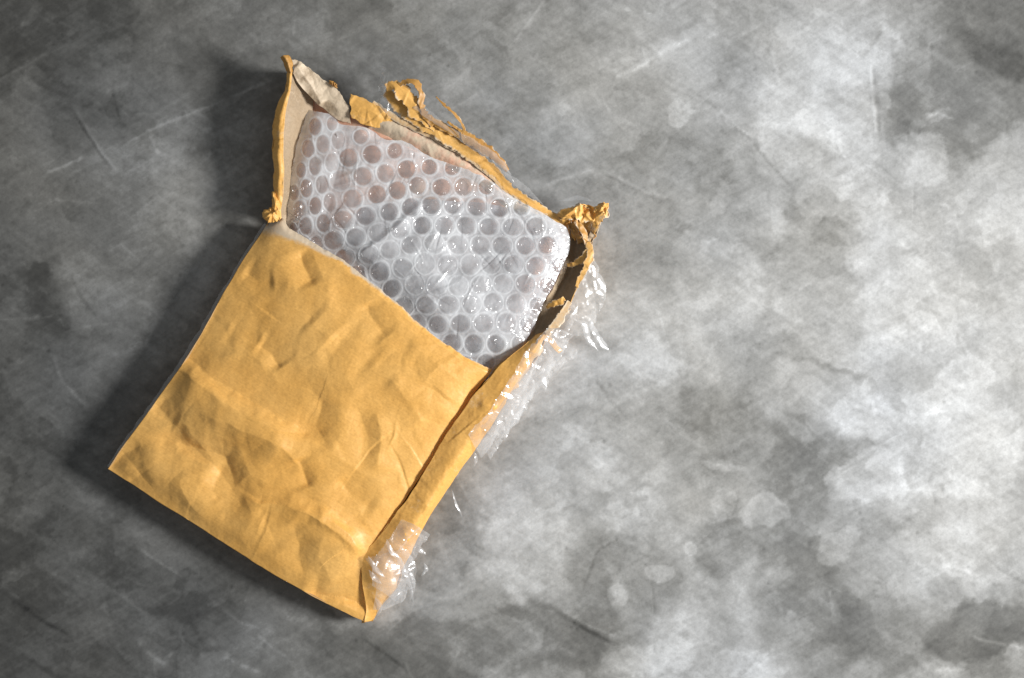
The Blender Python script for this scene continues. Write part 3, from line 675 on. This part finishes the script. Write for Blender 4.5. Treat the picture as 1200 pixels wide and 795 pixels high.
# rolled torn edge of the golden outer paper
dn = lambda P, k: [(a, b, c - k, d, e) for a, b, c, d, e in P]
ribbon('rolled_edge', dn([(452,108,17,7,0),(470,124,17.5,9,10),(492,142,18,8.5,5),(516,158,18,7.5,10),(540,172,17.5,7,5),(562,186,17,8,0),(582,202,16,6.5,8),(600,221,15.5,5,10),(620,236,15,5,5),(640,249,14,4.5,0),(660,261,14,4.5,0)], 0.8),
       [KRAFT, KRAFT_IN], 101, .15, nv=24, crump=.35, wear=.15, rag=.6, curl=.2, fsz=(6, 30, 1.5, 5))
ribbon('rolled_edge', dn([(436,121,17.5,3,0),(470,141,17,4,-10),(510,162,17,3.5,-5),(545,181,17,3.2,0),(568,198,16.5,3,0),(600,226,15.5,2.4,0),(640,253,14,2,0)], 0.8),
       [KRAFT, KRAFT_IN], 102, .2, nv=14, crump=.3, wear=.4, rag=.6, curl=.2)
ribbon('rolled_edge', dn([(500,138,19,4,20),(520,150,19,5,20),(545,160,18.5,6.5,10),(566,172,18,7,10),(584,186,17,5,5),(596,200,16,2.5,0)], 0.8),
       [KRAFT_DK, KRAFT_IN], 103, .2, nv=16, crump=.35, wear=.0, rag=.6, curl=.3)
ribbon('rolled_edge', [(452,104,20,4,0),(464,101,21,6,20),(474,110,21,9,10),(486,126,20,9,0),(500,142,19,6,0),(514,156,18,3,0)],
       [KRAFT, KRAFT_IN], 104, .2, nv=20, crump=.5, wear=.05, rag=.8, curl=.1, fsz=(4, 16, 1.5, 5))
ribbon('frayed_loop', [(468,100,21,2.5,0),(477,95,22,3.4,25),(487,98,22.5,3.6,30),(494,110,22,3,20),(494.5,124,21,3.2,20),(500,138,20,3.5,0),(508,148,19,3,0)],
       [KRAFT_DK, KRAFT_IN], 105, .15, nv=10, crump=.35, wear=0, rag=1.2)
ribbon('frayed_loop', [(511,115,20,.7,0),(519,123,20.5,1.6,0),(529,131,20.5,1.5,20),(538,141,20,1.9,20),(545,151,19.4,1.5,0),(543,158,19,2.2,0),(548,168,18,2.4,0)],
       [KRAFT_DK, KRAFT_IN], 106, .12, nv=8, crump=.2, wear=0, rag=1.4)
ribbon('frayed_loop', [(524,143,19,.9,0),(534,150,19.2,1.6,0),(543,155,19,1.8,0)], [KRAFT_DK, KRAFT_IN], 107, .12, nv=8, crump=.2, wear=0, rag=1.4)

# interior wall on the right, seen from above: shaded tan with torn flaps
rails = [
 [(668,258,13),(667,270,12),(665,296,11),(656,320,11),(648,338,11),(638,356,11),(626,382,12),(613,405,14)],
 [(680,262,10),(678,284,8),(675,305,7),(666,328,7),(655,348,8),(645,364,9),(634,384,11),(618,404,15)],
 [(693,268,15),(692,289,15.5),(690,314,15.5),(675,341,15),(667,358,15),(656,372,15.5),(645,386,16),(629,402,18)],
]
g = loft(rails, 200, 50); px, py = g[..., 0], g[..., 1]; vv = np.linspace(0, 1, 50)[:, None]
g[..., 0] += 2.2 * fbm(px, py, 10, 81, 4) * sstep(.75, 1, vv)
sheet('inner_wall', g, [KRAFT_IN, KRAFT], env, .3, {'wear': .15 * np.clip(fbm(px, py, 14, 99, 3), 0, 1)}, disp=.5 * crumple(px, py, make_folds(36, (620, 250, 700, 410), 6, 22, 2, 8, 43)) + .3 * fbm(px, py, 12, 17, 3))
g = loft([[(692,270,15),(692,289,15.5),(690,314,15.5),(675,341,15),(667,358,15),(650,385,14)], [(688,275,7),(686,292,7),(684,314,7),(670,340,7),(660,358,7),(644,384,7)], [(682,278,.8),(680,294,.8),(676,312,.8),(662,338,.8),(652,356,.8),(638,380,.8)]], 120, 24)
sheet('outer_flank', g, [KRAFT, KRAFT_IN], env, .25, {'wear': np.zeros(g.shape[:2])}, up=False)
ribbon('torn_lip', [(690,283,16.5,3,0),(692,296,17,4,0),(689,308,17,4.5,5),(684,320,16.6,4,0),(676,336,16.2,2.4,0)], [KRAFT, KRAFT_IN], 111, .2, nv=12, crump=.4, wear=.2, rag=1.2)
ribbon('torn_lip', [(664,311,12.5,2,0),(673,309,14,4,0),(682,303,15.6,4.6,0),(690,295,16.6,3,0)], [KRAFT, KRAFT_IN], 112, .2, nv=12, crump=.4, wear=.1, rag=1.3)
ribbon('torn_lip', [(641,360,13,1.5,0),(648,357,14.5,3.5,0),(656,353,15.8,4.4,0),(662,349,16.5,3,0)], [KRAFT, KRAFT_IN], 113, .2, nv=12, crump=.35, wear=.1, rag=1.2)
ribbon('torn_lip', [(668,352,16,2.5,0),(661,364,16.6,4,0),(652,377,17,4.5,0),(641,390,17.6,4,0)], [KRAFT, KRAFT_IN], 116, .2, nv=12, crump=.35, wear=.45, rag=.9)
# crushed ear at the top right
g = loft([[(650,259,13),(664,249,17),(680,241,19),(695,242,19),(712,238,21)],
          [(658,266,12),(672,258,14),(684,256,15),(698,253,18),(712,246,19.5)],
          [(667,278,11),(678,282,11),(688,285,13),(696,274,17),(705,261,18)]], 90, 60); px, py = g[..., 0], g[..., 1]
g[..., 0] += 1.6 * fbm(px, py, 7, 131, 3); g[..., 1] += 1.6 * fbm(px, py, 7, 132, 3)
sheet('crushed_ear', g, [KRAFT, KRAFT_DK], env, .25, {'wear': .4 * np.clip(fbm(px, py, 12, 133, 3), 0, 1)}, disp=1.7 * crumple(px, py, make_folds(26, (650, 236, 714, 288), 6, 22, 2, 6, 134, dirs=[60, 70, -40, 20])))
ribbon('crushed_ear', [(652,257,13,3,0),(662,251,16,6,0),(672,250,17.5,8,10),(684,250,17.5,9.5,0),(694,252,17,10,0),(702,250,17.5,9,0),(710,243,18,5,0)], [KRAFT, KRAFT_IN], 121, .25, nv=26, crump=1.5, wear=.05, rag=.9, fsz=(5, 15, 1.5, 4.5))
ribbon('crushed_ear', [(698,252,19,5,0),(704,246,20,7,15),(710,241,20,5,10)], [KRAFT, KRAFT_IN], 122, .25, nv=16, crump=.8, wear=0, rag=.6)
ribbon('crushed_ear', [(674,254,18,2.5,0),(679,264,17.5,3.4,30),(686,277,17,3.4,30),(690,290,16,2.5,0)], [KRAFT_DK, KRAFT_IN], 123, .2, nv=12, crump=.6, wear=.1, rag=1)  # dark ribbon painting the shadow inside the crushed ear
ribbon('crushed_ear', [(668,262,15,4.5,0),(675,273,13.5,5,-30),(681,285,13,4.5,-30)], [KRAFT_DK, KRAFT_IN], 124, .2, nv=12, crump=.8, wear=.1, rag=1)  # second dark ribbon for the same painted shadow
ribbon('crushed_ear', [(702,258,17,4,0),(697,268,16.5,5,0),(692,280,16,4,0),(689,288,15.6,2,0)], [KRAFT_IN, KRAFT], 125, .2, nv=12, crump=.8, wear=.1, rag=.8)
for k, pts in enumerate([[(492,193,13.4,4,0),(500,196,13.4,7,0),(510,201,13.4,4,0)], [(536,206,13,4,0),(546,212,13,8,0),(556,220,13,5,0)],
                         [(560,200,14,3,0),(572,207,14,5,0),(583,216,14,5,0),(592,226,13.6,3,0)], [(576,232,12.6,5,0),(588,241,12.6,9,0),(604,250,12.4,5,0)]]):
    ribbon('torn_scrap', pts, [KRAFT, KRAFT_IN], 140 + k, .2, nv=12, crump=.2, wear=0, rag=.8)
# small stray golden tab below the film
ribbon('torn_tab', [(641,391,13,2.4,0),(647,400,10,3.4,0),(652,407,8,3.8,0),(657,413,6,3.2,0)], [KRAFT, KRAFT_IN], 114, .2, nv=10, crump=.2, wear=.05, rag=.4)

# ---- clear lining film torn along the right side and at the top
def film_sheet(rails, seed, nu=160, nv=50, am=1.6, rag=3.0, n=50, fs=(16, 55, 4, 14)):
    g = loft(rails, nu, nv); px, py = g[..., 0], g[..., 1]; vv = np.linspace(0, 1, nv)[:, None]
    x0, x1, y0, y1 = px.min(), px.max(), py.min(), py.max()
    D = .6 * am * crumple(px, py, make_folds(int(n * .3), (x0, y0, x1, y1), *fs, seed)) + .3 * fbm(px, py, 12, seed, 3)
    j = sstep(.55, 1, vv)
    g[..., 0] += rag * fbm(px, py, 20, seed + 1, 4) * j; g[..., 1] += rag * fbm(px, py, 12, seed + 2, 4) * j
    return sheet('lining_film', g, [CLEAR], env, .06, disp=D * (.25 + .75 * vv))
film_sheet([[(690,300,15),(688,318,15),(676,341,15),(667,358,15),(650,384,14)],
            [(698,306,13),(699,328,13),(690,352,12),(682,372,11),(668,392,10)],
            [(702,316,9),(706,338,8),(704,358,7),(698,378,6),(684,396,5)]], 201, am=1.9, n=60)
film_sheet([[(650,384,15),(630,420,13.5),(604,455,13),(578,497,12.5),(556,530,12)],
            [(662,396,11),(644,428,9),(620,460,8),(594,497,8),(568,530,9)],
            [(680,418,3),(655,432,4),(632,462,4),(608,490,4),(575,540,5)]], 202, nu=220, am=1.8, n=90, rag=4)
film_sheet([[(620,412,19),(606,430,19),(590,455,20),(574,480,19),(562,500,18.6)],
            [(632,414,17),(616,436,16.6),(600,462,16),(584,488,16),(570,508,15.4)],
            [(640,420,13),(622,446,12),(606,472,12),(590,498,12),(576,514,12)]], 203, am=.9, n=40, rag=3)
film_sheet([[(430,655,18.5),(440,672,18),(442,692,17),(438,716,14)],
            [(446,650,18.5),(458,670,17),(460,692,15),(452,716,11)],
            [(468,640,17),(482,655,12),(488,675,8),(474,706,3)]], 205, nu=110, am=1.7, n=60, rag=5, fs=(4, 22, 1.5, 5))
film_sheet([[(448,108,19),(452,100,21),(456,94,22)],[(444,124,17),(448,118,18),(452,114,18)],[(450,134,16),(458,130,16),(466,128,16)]], 206, nu=50, nv=30, am=1.6, n=26, rag=2.5, fs=(3, 12, 1, 4))
ribbon('film_shred', [(446,108,20,3.5,0),(449,98,22,4,30),(450,88,23,3,40),(449,78,24,1,0)], [CLEAR], 211, .06, nv=10, crump=1.3, attrs=False, rag=.6)
WHITEF = film('folded lining film', 0.20, 0.5, rough=0.25, gloss=2.6, transl=.3)
def veil(rails, seed, nu, nv, am):
    g = loft(rails, nu, nv); px, py = g[..., 0], g[..., 1]; vv = np.linspace(0, 1, nv)[:, None]
    D = 1.3 * am * crumple(px, py, make_folds(16, (px.min(), py.min(), px.max(), py.max()), 14, 60, 3, 9, seed, dirs=[-55, -58, 35, -20]))
    j = sstep(.7, 1, vv) + sstep(.3, 0, vv)
    g[..., 0] += 2.6 * fbm(px, py, 15, seed + 1, 4) * j; g[..., 1] += 2.6 * fbm(px, py, 15, seed + 2, 4) * j
    return sheet('lining_film', g, [VEIL], env, .05, disp=D)
veil([[(642,384,19),(620,407,20),(600,440,20.6),(574,476,20.4),(548,512,20)],
      [(656,384,17.5),(634,418,18),(610,456,17),(584,492,16.6),(556,528,16)],
      [(672,392,12),(650,428,11),(622,468,10),(596,504,10),(563,538,12)]], 240, 220, 50, .7)
veil([[(470,608,18.6),(452,636,18.8),(440,660,18.4),(438,686,17.6)],
      [(488,616,16.6),(472,640,16.6),(462,664,16),(452,696,14.5)],
      [(502,626,9),(488,648,9),(482,676,8),(464,706,7)]], 244, 120, 40, .7)
for k, pts in enumerate([
 [(689,372,9,2,0),(694,384,9,3,40),(700,396,8,3.4,30),(707,405,6,3.2,40),(712,411,5,2,0)],
 [(695,318,11,2,0),(703,326,10,3,40),(705,342,9,3.5,20),(702,356,8,2.5,0)],
 [(678,352,11,2,0),(672,368,11,3,40),(664,384,10,3,20),(660,398,8,2,0)],
 [(590,478,12,2,0),(586,492,11,3,40),(588,506,9,2.5,20),(580,520,8,1.5,0)],
 [(612,462,9,2,0),(600,478,8,3,30),(606,490,7,3,40),(596,500,6,1.5,0)],
 [(664,424,5,1.2,0),(640,432,7,2.4,30),(618,444,9,2.4,30),(600,456,11,1.2,0)],
 [(553,530,9,1,0),(557,540,8,2,40),(555,548,7,1,0)],
 [(530,572,8,1,0),(535,590,6,1.6,40),(541,606,4,1,0)],
 [(484,640,11,1.5,0),(492,644,11,3,30),(499,650,10,1.6,0)],
 [(452,632,19,1.2,0),(457,644,19,2.4,35),(466,654,17.6,2.6,35),(474,668,14,2.4,35),(479,684,11,2.2,30),(485,710,7,.8,0)],
 [(433,652,19,1.2,0),(440,664,18.6,3,35),(447,672,18,2.4,35),(452,676,17,1.4,0)],
 [(434,668,18,1.2,0),(441,678,17.6,3,35),(448,684,17,2.4,0)],
 [(452,712,10,1.4,0),(460,700,10,3,30),(470,694,9,2,0),(486,690,7,1,0)],
 [(497,660,6,1,0),(500,668,5,2,40),(494,676,5,1,0)],
 [(640,404,16,1,0),(646,420,12,3,30),(636,440,10,3.4,30),(640,456,8,1,0)],
 [(618,436,15,1,0),(624,452,11,3,30),(612,474,9,3,30),(604,494,7,1,0)],
 [(600,458,14,1,0),(610,468,10,2.6,30),(606,486,8,2.6,30),(592,508,6,1,0)],
 [(672,372,11,1,0),(684,380,9,3,30),(688,396,7,3,30),(700,412,5,1,0)],
 [(470,668,12,1,0),(480,672,11,2.6,30),(484,688,9,2.4,30),(480,708,6,.8,0)],
 [(441,700,15,1.6,0),(446,712,12,3,30),(442,724,9,2,0)],
 [(604,214,15,1,0),(592,200,17,3,20),(578,188,19,2.6,0)],
 [(470,112,19,1,0),(492,128,20.5,4,20),(516,146,20.5,3,-20),(536,160,19.5,1,0)],
 [(528,150,19.5,1,0),(556,170,19.6,5,15),(580,184,19,4,0),(600,204,17,1,0)],
 [(586,198,17.5,1,0),(612,218,17.6,3.4,20),(636,240,16.4,1,0)],
 [(655,236,17,1,0),(676,232,18,2.4,20),(694,236,19,1,0)],
 ]):
    ribbon('film_shred', [(a, b, c, d * 1.15 if 0 < q < len(pts) - 1 else .3, e * .8) for q, (a, b, c, d, e) in enumerate(pts)], [WHITEF], 220 + k, .06, nv=11, crump=.15, attrs=False, rag=.5, curl=.15, fsz=(8, 24, 2, 6))

# ================================================================== bubble wrap
wrap = thing('bubble_wrap', 'clear bubble wrap poking out of the mouth of the torn golden mailer', 'bubble wrap', (0, 0, 0))
OUT_TOP = [(362,129),(385,134),(403,147),(428,150),(451,163),(473,166),(494,178),(516,188),(545,197),(568,207),(588,219),(607,233),(626,245),(650,259),(664,267)]
def wrap_z(px, py):
    # pillow of plastic about 18 mm high, rolling down at the left, top and right
    dt, sdt, _ = pdist(px, py, [(330,110)] + OUT_TOP + [(700,285)])
    dl, _, _ = pdist(px, py, [(362,129),(352,160),(343,195),(337,225),(334,255),(332,300)])
    dr, _, _ = pdist(px, py, [(669,267),(666,295),(656,321),(638,356),(615,404),(585,440)])
    z = 17.6
    z = z - 3.6 * np.exp(-(dl / 9) ** 1.3) - 1.6 * np.exp(-(dt / 10) ** 1.4) - 3.2 * np.exp(-(dr / 12) ** 1.4)
    z = z - 2.2 * sstep(0, 1, 1) * 0
    dm, _, _ = pdist(px, py, [(331,258),(341,268),(368,285),(402,306),(436,333),(470,360),(494,382),(528,408),(555,423),(577,432)])
    z = z - 4.4 * np.exp(-(dm / 24) ** 1.6)
    z = z - 1.8 * np.exp(-(dl / 70) ** 2)
    z = z + 1.1 * fbm(px, py, 90, 301, 3) + .35 * fbm(px, py, 28, 302, 3)
    z = z + crease(px, py, [(414,300),(436,287),(462,268),(480,250),(500,236)], .9, 3, 6, .15) + crease(px, py, [(395,290),(425,300),(452,318)], .7, 4, 7, .2) + crease(px, py, [(640,275),(648,310),(630,350)], .6, 4, 7, .2)
    z = z + crease(px, py, [(405,150),(398,190),(388,235),(372,275)], -.9, 10, 8, .15) + crease(px, py, [(430,238),(520,236),(600,240),(665,258)], -.5, 9, 6, .15)
    return z
rails = [
 [(x, y, 0) for x, y in OUT_TOP],
 [(352,160,0),(400,176,0),(480,205,0),(560,238,0),(620,270,0),(668,286,0)],
 [(343,195,0),(400,215,0),(480,255,0),(560,295,0),(620,310,0),(661,309,0)],
 [(335,240,0),(390,265,0),(460,310,0),(530,350,0),(590,365,0),(640,352,0)],
 [(333,262,0),(372,292,0),(430,338,0),(500,395,0),(560,425,0),(612,406,0)],
 [(350,296,0),(380,318,0),(436,360,0),(490,405,0),(548,444,0),(590,440,0)],
]
GW = loft(rails, 440, 330); px, py = GW[..., 0], GW[..., 1]
GW[..., 2] = wrap_z(px, py)
g = GW.copy(); uu = np.linspace(0, 1, 440)[None, :]; vv = np.linspace(0, 1, 330)[:, None]
rg = sstep(.03, 0, np.minimum(uu, 1 - uu)) + sstep(.04, 0, vv)
g[..., 0] += .9 * fbm(px, py, 9, 305, 3) * np.clip(rg, 0, 1); g[..., 1] += .9 * fbm(px, py, 9, 306, 3) * np.clip(rg, 0, 1)
g[..., 2] -= .1
D = .36 * crumple(px, py, make_folds(240, (330, 120, 680, 450), 4, 18, 1, 4, 307)) + .06 * fbm(px, py, 5, 308, 3)
GF, DF = g.copy(), D
# underside of the wrap and the second ply folded inside it
g = GW.copy(); g[..., 2] = np.maximum(GW[..., 2] - 4.2, 3.5)
sheet('under_sheet', g, [UNDERF], wrap, .08, disp=2.2 * D)
rails = [
 [(428,239,0),(480,234,0),(560,238,0),(620,248,0),(660,262,0)],
 [(405,262,0),(470,272,0),(550,285,0),(610,290,0),(655,300,0)],
 [(392,286,0),(450,320,0),(520,345,0),(590,350,0),(632,350,0)],
 [(400,312,0),(450,350,0),(500,392,0),(550,418,0),(600,405,0)],
]
g = loft(rails, 200, 140); px, py = g[..., 0], g[..., 1]; g[..., 2] = wrap_z(px, py) - 3.9
g[..., 1] += 1.5 * fbm(px, py, 14, 311, 3) * sstep(.1, 0, np.linspace(0, 1, 140))[:, None]
sheet('inner_ply', g, [INNERF], wrap, .1, disp=.7 * crumple(px, py, make_folds(70, (390, 230, 660, 420), 6, 30, 2, 8, 312)))

# bubbles
def bubble_mesh(seed, rad, h, squash=0.0):
    r0 = np.random.default_rng(seed); nr, ns = 9, 22
    prof = [(0.0, 1.0), (.35, .985), (.58, .95), (.75, .87), (.87, .72), (.94, .52), (.985, .28), (1.0, .08), (1.06, .0)]
    ang = np.linspace(0, 2 * math.pi, ns, endpoint=False)
    V = []; ph = r0.uniform(0, 6.28); e = r0.uniform(-.05, .05)
    dents = [(r0.uniform(-.7, .7), r0.uniform(-.7, .7), r0.uniform(0, math.pi), r0.uniform(.1, .35), r0.uniform(.15, .5) * (1 + 2 * squash)) for _ in range(3 + int(3 * squash))]
    for rr, hh in prof:
        for a in ang:
            x = rr * math.cos(a) * (1 + e * math.cos(2 * (a - ph))); y = rr * math.sin(a) * (1 + e * math.sin(2 * (a - ph)))
            z = hh
            for dx, dy, da, dw, dd in dents:
                v = -(x - dx) * math.sin(da) + (y - dy) * math.cos(da); u = (x - dx) * math.cos(da) + (y - dy) * math.sin(da)
                z -= hh * dd * .5 * math.exp(-(v / dw) ** 2 - (u / .6) ** 2)
            V.append((x * rad, y * rad, z * h))
    F = []
    for i in range(nr - 1):
        for j in range(ns):
            a = i * ns + j; b = i * ns + (j + 1) % ns
            F.append((a, a + ns, b + ns, b))
    return mesh_from('bubble', np.array(V), F, [BUBBLE])
MES = [bubble_mesh(400 + k, 12.1 * S, .0034, 0 if k < 9 else 1.0) for k in range(14)]
poly = np.array(OUT_TOP + [(669,267),(666,295),(656,321),(638,356),(615,404),(598,430),(560,446),(490,400),(436,362),(380,316),(336,276),(334,255),(337,225),(343,195),(352,160)], float)
def inside(x, y):
    n = len(poly); c = False; j = n - 1
    for i in range(n):
        xi, yi = poly[i]; xj, yj = poly[j]
        if (yi > y) != (yj > y) and x < (xj - xi) * (y - yi) / (yj - yi) + xi: c = not c
        j = i
    return c
def lattice(shift=(0, 0)):
    for j in range(-6, 12):
        for i in range(-10, 14):
            x = 480 + 26.3 * i - 12 * j + shift[0]; y = 242 + 23 * j + .17 * max(0, 490 - x) + shift[1]
            yield x, y
rb = np.random.default_rng(5); BC = []
def edge_d(x, y):
    p = [tuple(q) for q in poly] + [tuple(poly[0])]
    return float(pdist(np.array([x]), np.array([y]), p)[0][0])
def place(x, y, me, sx, sy, rz, lift=0.0, sc=1.0, parent=wrap):
    e = 2.0
    z = float(wrap_z(np.array([x]), np.array([y]))[0])
    zx = float(wrap_z(np.array([x + e]), np.array([y]))[0]) - float(wrap_z(np.array([x - e]), np.array([y]))[0])
    zy = float(wrap_z(np.array([x]), np.array([y + e]))[0]) - float(wrap_z(np.array([x]), np.array([y - e]))[0])
    n = Vector((-zx / (2 * e * .4), zy / (2 * e * .4), 1)).normalized()
    o = bpy.data.objects.new('bubble', me); C.objects.link(o); o.parent = parent
    o.location = W(x, y, z - .45 + lift)
    q = Vector((0, 0, 1)).rotation_difference(n)
    from mathutils import Quaternion
    o.rotation_mode = 'QUATERNION'; o.rotation_quaternion = q @ Quaternion((0, 0, 1), rz)
    o.scale = (sx * sc, sy * sc, -sc)
    return o
nb = 0
for x, y in lattice():
    xb = 402 - (y - 150) * .13                       # left of here the wrap rolls away, so the rows look squeezed
    sx_ = 1.0
    if x < xb: x = xb - (xb - x) * .66 - 1; sx_ = .68
    x += rb.normal(0, .6); y += rb.normal(0, .6)
    if not inside(x, y): continue
    d = edge_d(x, y)
    if d < 3.5: continue
    k = rb.integers(0, 9) if d > 20 and rb.random() < .85 else rb.integers(9, 14)
    s = .97 if d > 13 else .8
    place(x, y, MES[k], s * sx_, s, 0 if k < 9 or sx_ < .99 else rb.uniform(0, 6), sc=rb.uniform(.96, 1.02)); nb += 1; BC.append((x, y, 12.9 * s, sx_))
def fogv(x, y):
    f = .75 * math.exp(-(((x - 500) / 75) ** 2 + ((y - 305 - (x - 500) * .35) / 34) ** 2)) + .5 * math.exp(-(((x - 565) / 60) ** 2 + ((y - 325) / 60) ** 2)) + .35 * math.exp(-(((x - 530) / 90) ** 2 + ((y - 340) / 50) ** 2)) + .8 * math.exp(-(((x - 392) / 16) ** 2 + ((y - 200) / 45) ** 2))
    return min(.9, f + .20 * float(rb.normal()))
win = np.zeros(GF.shape[:2]); ring = np.zeros(GF.shape[:2]); dome = np.zeros(GF.shape[:2])
for bx, by, br, ax in BC:
    q = np.hypot((GF[..., 0] - bx) / ax, GF[..., 1] - by) / br
    win = np.maximum(win, (1 - sstep(.73, .90, q)) * (1 - .9 * fogv(bx, by)))
    ring = np.maximum(ring, np.exp(-((q - .98) / .07) ** 2))
    tx, ty, tb = rb.normal(0, .22), rb.normal(0, .22), rb.uniform(.35, 1.15)
    qq = np.clip(q, 0, 1.1)
    dome = np.maximum(dome, (tb * (1 - sstep(.45, 1.0, q)) * (1 + tx * (GF[..., 0] - bx) / br + ty * (GF[..., 1] - by) / br)))
sheet('film_sheet', GF, [SHEETF], wrap, .08, {'window': np.clip(win - .55 * ring, -.35, 1)}, disp=DF * (1 - .3 * win) + .1 * ring + .22 * dome)
# bubbles of the hidden ply underneath, too blurred together to pick apart
b0 = np.array([v.co[:] for v in MES[2].vertices]); f0 = np.array([p.vertices[:] for p in MES[2].polygons])
VV = []; FF = []; c = 0
for x, y in lattice((11, -8)):
    if not inside(x, y) or edge_d(x, y) < 9 or y < 248: continue
    z = float(wrap_z(np.array([x]), np.array([y]))[0]) - 3.6
    VV.append(b0 * [1, 1, -.6] + W(x, y, z)); FF.append(f0[:, ::-1] + c); c += len(b0)
me = mesh_from('lower_bubbles', np.vstack(VV), np.vstack(FF), [BUBBLE])
lb = link('lower_bubbles', me, wrap); lb['kind'] = 'stuff'
